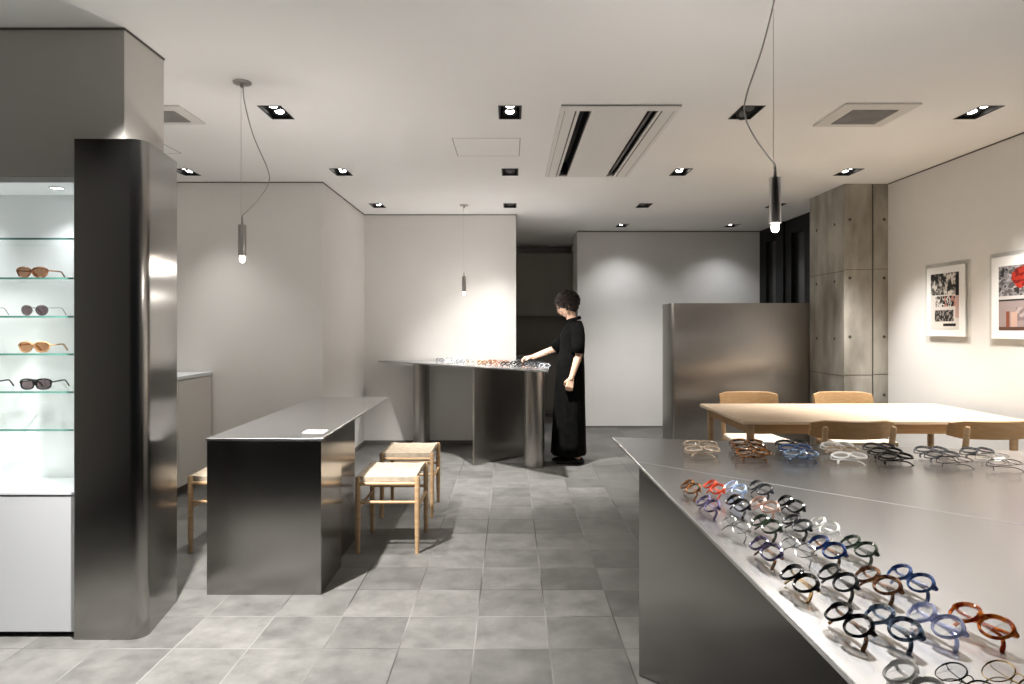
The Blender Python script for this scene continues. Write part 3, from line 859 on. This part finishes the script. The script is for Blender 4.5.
# foreground pairs: pixel centres of the photograph turned into places on the counter top
def on_top(px, py, z=.799):
    D = (1.28 - z) * 675 / (py - 327.5)
    return (px - 510) * D / 675, D
GF = 'eyeglasses in rows at the front of the large counter'
FG = [
 (689.5, 486, 'panto', 'tortoise', None, 'brown tortoise glasses at the far left end of the front rows, beside red pair'),
 (713, 486, 'square', 'red', None, 'red-orange glasses in the farthest row, between brown tortoise and pale blue pairs'),
 (734, 487, 'round', 'iceblue', None, 'pale translucent blue glasses in the farthest row, right of the red pair'),
 (759, 487, 'panto', 'charcoal', None, 'dark grey glasses at the right end of the farthest row'),
 (707, 503, 'round', 'purple', None, 'dark purple glasses just in front of the brown tortoise and red pairs'),
 (736.5, 502, 'square', 'black', None, 'black glasses just in front of the pale blue pair'),
 (763, 504, 'panto', 'pink', None, 'pinkish clear glasses between two dark pairs in the second row'),
 (789, 503, 'square', 'black', None, 'black glasses at the right end of the second row, beyond the white pair'),
 (734, 524, 'metal', 'silver', 'black', 'silver wire glasses with dark tips at the left end of the third row'),
 (765, 523, 'panto', 'green', None, 'dark green-grey glasses in the third row, right of the silver wire pair'),
 (796, 522, 'round', 'charcoal', None, 'dark grey round glasses immediately left of the white pair'),
 (822, 525, 'round', 'white', None, 'opaque white glasses, the only white pair'),
 (764, 547, 'square', 'purple', 'tortoise', 'dark bluish glasses with tortoise temples at the left end of the fourth row'),
 (796, 546, 'metal', 'silver', 'black', 'silver-rimmed glasses with black temples left of the bright navy pair'),
 (825, 546, 'panto', 'navy', 'tortoise', 'bright navy blue glasses right in front of the white pair'),
 (857, 545, 'round', 'green', None, 'dark green glasses at the right end of the fourth row'),
 (797.5, 577, 'panto', 'black', 'gold', 'black glasses with yellow temple tip near the counter edge'),
 (836, 576.5, 'round', 'charcoal', None, 'dark grey-green round glasses right of the pair with yellow temple tip'),
 (876, 579, 'panto', 'brown', None, 'brown mottled glasses between dark round pair and deep blue pair'),
 (909, 577, 'round', 'blue', None, 'deep blue glasses at the right end of the fifth row'),
 (847, 618, 'round', 'black', 'tortoise', 'thick black round glasses with brown temples nearest the counter edge'),
 (890.5, 621, 'panto', 'bluegrey', None, 'mottled blue glasses left of the pale lilac pair'),
 (933.5, 619, 'round', 'lilac', None, 'pale lilac translucent glasses left of the orange tortoise pair'),
 (979, 619, 'panto', 'orange', None, 'bright orange tortoise glasses at the far right of the front rows'),
 (913, 681, 'round', 'clear', None, 'colourless clear glasses cropped by the bottom edge, leftmost of three'),
 (965, 681, 'metal', 'gun', None, 'thin dark wire glasses cropped by the bottom edge, middle of three'),
 (1016, 680, 'metal', 'gold', None, 'thin gold wire glasses in the bottom right corner'),
]
for i, (px, py, st, c, tip, lab) in enumerate(FG):
    g = glasses(st, A[c], lens_clear, A[tip] if tip else None)
    tl = R(60 + random.uniform(-4, 4))
    x, y = on_top(px, py, FTZ + rest(g[1], -tl))
    place(g, x, y, FTZ + .0002, R(-81 + random.uniform(-6, 6)), tl, lab, GF)

GB = 'eyeglasses along the far edge of the large counter'
BG = [
 (701, 443.0, 'square', 'beige', 'far pair of the cream glasses at the left end of the back row'),
 (703, 448.5, 'square', 'beige', 'near pair of the cream glasses at the left end of the back row'),
 (747, 441.5, 'square', 'tortoise', 'farthest of three brown tortoise glasses stacked before the table leg'),
 (750, 446.0, 'square', 'tortoise', 'middle one of three brown tortoise glasses stacked before the table leg'),
 (754, 451.5, 'square', 'tortoise', 'nearest of three brown tortoise glasses stacked before the table leg'),
 (792, 442.5, 'panto', 'black', 'farthest of three blue-black glasses right of the tortoise group'),
 (796, 447.0, 'panto', 'blue', 'middle one of three blue-black glasses right of the tortoise group'),
 (802, 452.5, 'panto', 'bluegrey', 'nearest of three blue-black glasses, light blue front'),
 (838, 444.5, 'panto', 'clear', 'farthest of three pale clear glasses between blue and black groups'),
 (843, 449.0, 'panto', 'beige', 'middle one of three pale clear glasses between blue and black groups'),
 (850, 455.0, 'panto', 'clear', 'nearest of three pale clear glasses between blue and black groups'),
 (880, 445.5, 'round', 'charcoal', 'farthest of three black glasses before the near-side chair'),
 (887, 450.0, 'round', 'black', 'middle one of three black glasses before the near-side chair'),
 (897, 455.5, 'round', 'black', 'nearest of three black glasses before the near-side chair'),
 (932, 449.0, 'round', 'grey', 'farthest of three grey translucent glasses right of the black group'),
 (943, 453.5, 'round', 'grey', 'middle one of three grey translucent glasses right of the black group'),
 (956, 458.5, 'metal', 'gun', 'nearest of three pairs right of the black group, thin dark frame'),
 (978, 450.0, 'round', 'grey', 'grey glasses in the back row left of the pair at the picture edge'),
 (994, 455.0, 'metal', 'silver', 'thin silver glasses behind the dark-rimmed pair at the right edge'),
 (1006, 461.5, 'metal', 'gun', 'dark-rimmed thin round glasses in front at the right end of the back row'),
]
for px, py, st, c, lab in BG:
    g = glasses(st, A[c], lens_clear, sc_=.97)
    x, y = on_top(px, py, FTZ + rest(g[1], -R(79)))
    place(g, x, y, FTZ + .0002, R(random.uniform(-4, 4) - 4), R(79), lab, GB)

# on the centre counter: two rows parallel to its long front edge
GC = 'eyeglasses on the centre counter'
cols = ['grey', 'clear', 'grey', 'beige', 'tortoise', 'brown', 'black', 'black', 'charcoal', 'grey']
word = ['pale grey', 'colourless', 'translucent grey', 'cream', 'tortoise', 'brown', 'black', 'glossy black', 'charcoal', 'grey']
protos = {}
seq = []
a0 = Vector((-1.44, 7.372)); b0 = Vector((.318, 5.612)); dd = (b0 - a0).normalized(); nn = Vector((-dd.y, dd.x))
places = ['at the left end', 'second from the left', 'third from the left', 'fourth from the left', 'fifth from the left',
          'fifth from the right', 'fourth from the right', 'third from the right', 'second from the right', 'at the right end']
for row in range(2):
    for k in range(10):
        s = .92 + k * .158 - row * .02
        p = a0 + dd * s + nn * (.11 + row * .15)
        if p.x > .30: continue
        c = cols[k]
        key = c
        lab = f"{word[k]} glasses {places[k]} of the {'front' if row == 0 else 'rear'} row on the centre counter"
        tilt = R(40); yaw = R(-35)
        if key not in protos:
            protos[key] = glasses('panto', A[c], lens_clear, mini=True)
            o = place(protos[key], p.x, p.y, CTZ + .0002, yaw, tilt, lab, GC)
        else:
            o = dup(protos[key][0], (p.x, p.y, CTZ + .0002 + rest(protos[key][1], -tilt)), (-tilt, 0, yaw), lab, GC)

# sunglasses in the display bay
GS = 'sunglasses in the display cabinet'
def bay(px, zi, st, frame, lens, lab, tip=None, y=2.865):
    g = glasses(st, frame, lens, tip, folded=False, sc_=.96)
    x = (px - 510) * y / 675
    place(g, x, y, SH[zi] + .0005, R(2), R(-2), lab, GS, 'sunglasses')
bay(31.5, 1, 'cat', A['brown'], lens_brown, 'brown sunglasses on the second glass shelf, topmost pair')
bay(34, 2, 'metal', A['silver'], lens_grey, 'wire-framed sunglasses with dark plum lenses on the third glass shelf', A['gun'])
bay(-26, 2, 'metal', A['silver'], lens_grey, 'wire sunglasses cropped by the left edge on the third glass shelf, only a temple showing', A['gun'])
bay(33.5, 3, 'cat', acet('acetate_sand', (.42, .24, .12)), lens_tan, 'sand-coloured sunglasses on the fourth glass shelf')
bay(35, 4, 'square', A['black'], lens_grey, 'large black sunglasses on the fifth glass shelf')
bay(-23, 4, 'square', A['black'], lens_grey, 'black sunglasses cropped by the left edge on the fifth glass shelf')

# ------------------------------------------------------------------ the woman at the centre counter
P0 = Vector((.58, 6.42, 0))
t = thing('person', 'woman in long black dress with short dark curly hair, leaning over the centre counter', 'person', tuple(P0))
def loc_(p): return Vector(p) - P0
bm = B()
def limb(pts, rs, flat=1.0, n=14):
    pts = [loc_(p) for p in pts]
    tube(bm, pts, rs, n, flat)
    ball(bm, pts[0], rs[0], 12); ball(bm, pts[-1], rs[-1], 12)
# trunk
for z0, c, r in ((.90, .585, (.115, .165, .13)), (1.02, .59, (.095, .13, .12)), (1.16, .595, (.105, .15, .13)), (1.26, .61, (.085, .165, .07))):
    ball(bm, loc_((c, 6.42, z0)), r, 20)
limb([(.615, 6.42, 1.27), (.595, 6.42, 1.35), (.568, 6.42, 1.42)], [.06, .050, .048])
# legs
for yy, fx in ((6.34, 0.0), (6.50, -.03)):
    limb([(.60 + fx * .2, yy, .90), (.60 + fx * .6, yy, .50), (.635 + fx, yy, .10), (.635 + fx, yy, .06)], [.085, .055, .034, .034])
    limb([(.645 + fx, yy, .040), (.55 + fx, yy, .026), (.48 + fx, yy, .020)], [.026, .022, .014], flat=.8)
# arms
def hand(w, d, up, curl, s=1):
    """palm from wrist w along d; up = thumb side; curl = direction the fingers bend"""
    w = Vector(w); d = Vector(d).normalized(); up = Vector(up); up = (up - d * up.dot(d)).normalized(); c = Vector(curl); c = (c - d * c.dot(d)).normalized()
    for k in range(4):
        o = up * (.027 - .018 * k)
        limb([w + d * .004 + o * .6, w + d * .082 + o], [.013, .0115])
        ln = (.068, .076, .070, .054)[k] * s
        a = w + d * .080 + o
        b = a + (d * .85 + c * .5).normalized() * ln * .42
        e = b + (d * .35 + c * .9).normalized() * ln * .33
        f = e + (d * -.1 + c).normalized() * ln * .25
        limb([a, b, e, f], [.0092, .0085, .008, .0068], n=10)
    a = w + d * .020 + up * .026
    b = a + (d * .6 + up * .6 + c * .35).normalized() * .038
    e = b + (d * .75 + up * .05 + c * .6).normalized() * .034
    limb([a, b, e], [.013, .0100, .0082], n=10)
limb([(.625, 6.27, 1.27), (.635, 6.205, 1.03), (.622, 6.195, 1.00), (.560, 6.17, .815)], [.048, .036, .036, .023])
hand((.560, 6.17, .815), (-.22, 0, -1), (-1, -.1, .1), (.25, .85, -.1))
limb([(.605, 6.57, 1.26), (.47, 6.60, 1.085), (.45, 6.60, 1.078), (.225, 6.57, .995)], [.046, .036, .035, .023])
hand((.225, 6.57, .995), (-1, 0, -.12), (0, -1, .25), (-.1, .0, -1))
# head
H = Matrix.Translation(loc_((.535, 6.42, 1.492))) @ Matrix.Rotation(R(-27), 4, 'Y')       # forward is -x, tipped down
def hp(x, y, z): return H @ Vector((x, y, z))
rotH = Matrix.Rotation(R(-27), 4, 'Y')
ball(bm, hp(.006, 0, .030), (.092, .072, .080), 24, rotH)
ball(bm, hp(-.022, 0, -.028), (.062, .056, .072), 20, rotH)
ball(bm, hp(-.048, 0, -.075), (.026, .028, .022), 14, rotH)
tube(bm, [hp(-.078, 0, .012), hp(-.090, 0, -.012), hp(-.098, 0, -.026), hp(-.084, 0, -.032)], [.007, .009, .011, .009], 10)
ball(bm, hp(-.080, 0, -.050), (.010, .020, .006), 10, rotH); ball(bm, hp(-.078, 0, -.060), (.010, .018, .006), 10, rotH)
for s in (-1, 1):
    ball(bm, hp(.008, s * .073, -.010), (.017, .008, .027), 10, rotH)
    ball(bm, hp(-.062, s * .028, -.022), (.020, .018, .016), 10, rotH)
body = obj('body', bm, skin, t, smooth='all')
md = body.modifiers.new('blend', 'REMESH'); md.mode = 'VOXEL'; md.voxel_size = .0045; md.use_smooth_shade = True
ms = body.modifiers.new('soften', 'SMOOTH'); ms.factor = .5; ms.iterations = 4
for s in (-1, 1):
    bm = B(); ball(bm, hp(-.079, s * .030, .004), (.006, .012, .006), 12, rotH); obj('eye', bm, eye_m, t, smooth='all')
bm = B(); ball(bm, hp(-.0885, 0, -.055), (.004, .017, .0045), 12, rotH); obj('mouth', bm, lip_m, t, smooth='all')
# hair: curly bob
bm = B()
rnd = random.Random(4)
ball(bm, hp(.018, 0, .040), (.104, .092, .094), 28, rotH)
ball(bm, hp(.050, 0, -.010), (.066, .080, .085), 24, rotH)
for v in bm.verts:
    n1 = noise.noise(v.co * 38) * .010 + noise.noise(v.co * 90) * .005
    v.co += (v.co - hp(.03, 0, .02)).normalized() * n1
for k in range(420):
    th = rnd.uniform(0, 2 * PI); ph = math.acos(rnd.uniform(-.62, 1))
    dx, dy, dz = math.sin(ph) * math.cos(th), math.sin(ph) * math.sin(th), math.cos(ph)
    if dx < -.35 and dz < .22: continue
    if dx < -.62 and dz < .45: continue
    p = Vector((.022 + dx * .110, dy * .098, .026 + dz * .104))
    r = rnd.uniform(.009, .019)
    a = rnd.uniform(0, 6.28)
    pts = []
    for q in range(7):
        u = q / 6 * 5.5 + a
        pts.append(hp(p.x + r * math.cos(u) * .9, p.y + r * math.sin(u), p.z - .003 * q + r * .4 * math.sin(u * 1.3)))
    tube(bm, pts, [.003, .0045, .005, .005, .005, .0045, .002], 5)
obj('hair', bm, hair_m, t, smooth='all')
# worn glasses
bm = B()
for s in (-1, 1):
    ring = [hp(-.096, s * (.031 + .022 * math.cos(a_)), .003 + .020 * math.sin(a_)) for a_ in [2 * PI * k / 16 for k in range(17)]]
    tube(bm, ring, .0016, 6)
    tube(bm, [hp(-.094, s * .054, .010), hp(-.085, s * .072, .010), hp(.0, s * .079, .008)], .002, 6)
tube(bm, [hp(-.096, -.009, .008), hp(-.098, 0, .011), hp(-.096, .009, .008)], .002, 6)
obj('worn_glasses', bm, A['black'], t)
# dress
bm = B(); n = 72; rings = []
RG = [(.086, .556, .166, .225, .016), (.20, .557, .162, .220, .015), (.45, .562, .152, .208, .012), (.70, .568, .142, .195, .009), (.90, .574, .134, .184, .006), (1.03, .584, .118, .168, .003),
      (1.12, .592, .115, .165, .002), (1.21, .590, .118, .172, .001), (1.27, .602, .100, .178, 0), (1.305, .612, .084, .158, 0), (1.330, .615, .070, .110, 0), (1.345, .612, .064, .078, 0)]
for z, cx, rx, ry, f in RG:
    ring = []
    for k in range(n):
        a_ = 2 * PI * k / n
        m_ = 1 + f * 3.2 * (math.sin(a_ * 9 + z * .8) * .6 + math.sin(a_ * 5 + 1.3) * .5)
        ring.append(bm.verts.new(loc_((cx + rx * m_ * math.cos(a_), 6.42 + ry * m_ * math.sin(a_), z))))
    rings.append(ring)
for a_, b_ in zip(rings, rings[1:]):
    for k in range(n): bm.faces.new((a_[k], a_[(k + 1) % n], b_[(k + 1) % n], b_[k]))
def sleeve(pts, rs):
    tube(bm, [loc_(p) for p in pts], rs, 20, cap=False)
sleeve([(.615, 6.33, 1.275), (.622, 6.27, 1.265), (.628, 6.235, 1.20), (.628, 6.215, 1.11), (.622, 6.20, 1.035)], [.060, .068, .066, .062, .060])
sleeve([(.610, 6.50, 1.275), (.600, 6.56, 1.255), (.545, 6.595, 1.18), (.48, 6.60, 1.115), (.425, 6.60, 1.070)], [.060, .070, .066, .062, .058])
# stand collar with folded points
cr = []
for z, rx, ry in ((1.340, .063, .077), (1.372, .058, .066), (1.375, .062, .070), (1.345, .074, .086)):
    cr.append([bm.verts.new(loc_((.606 + rx * math.cos(2 * PI * k / 36), 6.42 + ry * math.sin(2 * PI * k / 36), z + .018 * math.cos(2 * PI * k / 36)))) for k in range(36)])
for a_, b_ in zip(cr, cr[1:]):
    for k in range(36): bm.faces.new((a_[k], a_[(k + 1) % 36], b_[(k + 1) % 36], b_[k]))
dress = obj('dress', bm, black_cloth, t, smooth='all')
dress.modifiers.new('thick', 'SOLIDIFY').thickness = .004
for yy, fx in ((6.34, 0.0), (6.50, -.03)):
    bm = B(); rings = []
    for x, w_, h_ in ((.695, .020, .035), (.68, .034, .060), (.62, .037, .062), (.57, .036, .045), (.52, .043, .038), (.47, .042, .034), (.44, .028, .026), (.432, .012, .016)):
        rings.append([bm.verts.new(loc_((x + fx, yy + w_ * math.cos(2 * PI * k / 16), max(.001, .5 * h_ + .52 * h_ * math.sin(2 * PI * k / 16))))) for k in range(16)])
    for a_, b_ in zip(rings, rings[1:]):
        for k in range(16): bm.faces.new((a_[k], a_[(k + 1) % 16], b_[(k + 1) % 16], b_[k]))
    bm.faces.new(rings[0][::-1]); bm.faces.new(rings[-1])
    obj('shoe', bm, shoe_m, t, smooth='all')
g = glasses('panto', A['charcoal'], lens_clear, mini=True)
place(g, .075, 6.50, .925, R(-60), R(20), "dark glasses held in the woman's fingers above the counter", 'eyeglasses on the centre counter')

# ------------------------------------------------------------------ lights
def spot(p, aim, e, ang=70, blend=1, col=(1, .97, .935), r=.03):
    L = bpy.data.lights.new('downlight_beam', 'SPOT'); L.energy = e; L.spot_size = R(ang); L.spot_blend = blend; L.color = col; L.shadow_soft_size = r
    o = bpy.data.objects.new('downlight_beam', L); COL.objects.link(o); o.location = p
    o.rotation_euler = (Vector(aim) - Vector(p)).to_track_quat('-Z', 'Y').to_euler()
def beam(a, b, dx, dy, e, ang=70, blend=1, col=(1, .97, .935), k=0):
    x, y = XL[a], YR[b] + (k * .056)
    p = (x, y, CEIL + .004)
    spot(p, (x + dx, y + dy, 0), e * 1.5, ang, blend, col)
BE = [
 # ix iy  aim dx dy   W  angle
 (0, 0, .10, .15, 90, 75), (1, 0, .20, .65, 400, 80), (2, 0, .0, -.1, 80, 55), (3, 0, -.75, -.85, 190, 52), (4, 0, .3, .6, 60, 80),
 (1, 1, .35, .5, 90, 70), (1, 2, 1.1, .4, 80, 58), (1, 3, .9, -.1, 55, 55), (0, 2, .5, -.5, 30, 90),
 (2, 1, -.3, .3, 20, 55), (2, 2, -.05, .7, 260, 80), (2, 3, -.35, .0, 60, 80),
 (3, 2, .2, -.3, 30, 60),
 (3, 4, .15, .10, 15, 110), (4, 4, -.1, .10, 12, 110), (3, 3, .3, .9, 90, 90),  # last beam: added fill for the lower rear wall, its downlight is dark
 (4, 1, .30, .2, 108, 80), (4, 2, -.1, -.2, 160, 75),
]
for a, b, dx, dy, e, ang in BE:
    col = (1, .97, .935) if b < 4 else (.95, .97, 1)
    beam(a, b, dx, dy, e, ang, col=col)
for xx in (-1.94, -2.45, -2.95):
    spot((xx, 2.89, 1.868), (xx, 2.96, 0), 4, 120, .8, (.95, .98, 1), .02)

w = bpy.data.worlds.new('night'); sc.world = w; w.use_nodes = True
w.node_tree.nodes['Background'].inputs[0].default_value = (.80, .88, 1, 1)
w.node_tree.nodes['Background'].inputs[1].default_value = .006

# ------------------------------------------------------------------ camera
cam = bpy.data.cameras.new('camera'); co = bpy.data.objects.new('camera', cam); COL.objects.link(co)
co.location = (0, 0, 1.28); co.rotation_euler = (R(90), 0, 0)
cam.sensor_width = 36; cam.lens = 675 * 36 / 1024
cam.shift_x = (512 - 510) / 1024; cam.shift_y = (327.5 - 342) / 1024
cam.clip_start = .05
sc.camera = co
vs = sc.view_settings
vs.view_transform = 'Standard'; vs.look = 'None'; vs.gamma = 1; vs.use_curve_mapping = False; vs.exposure = .95
sc.cycles.use_denoising = True
sc.cycles.max_bounces = 12; sc.cycles.diffuse_bounces = 9; sc.cycles.glossy_bounces = 5; sc.cycles.transparent_max_bounces = 16
sc.cycles.sample_clamp_indirect = 6
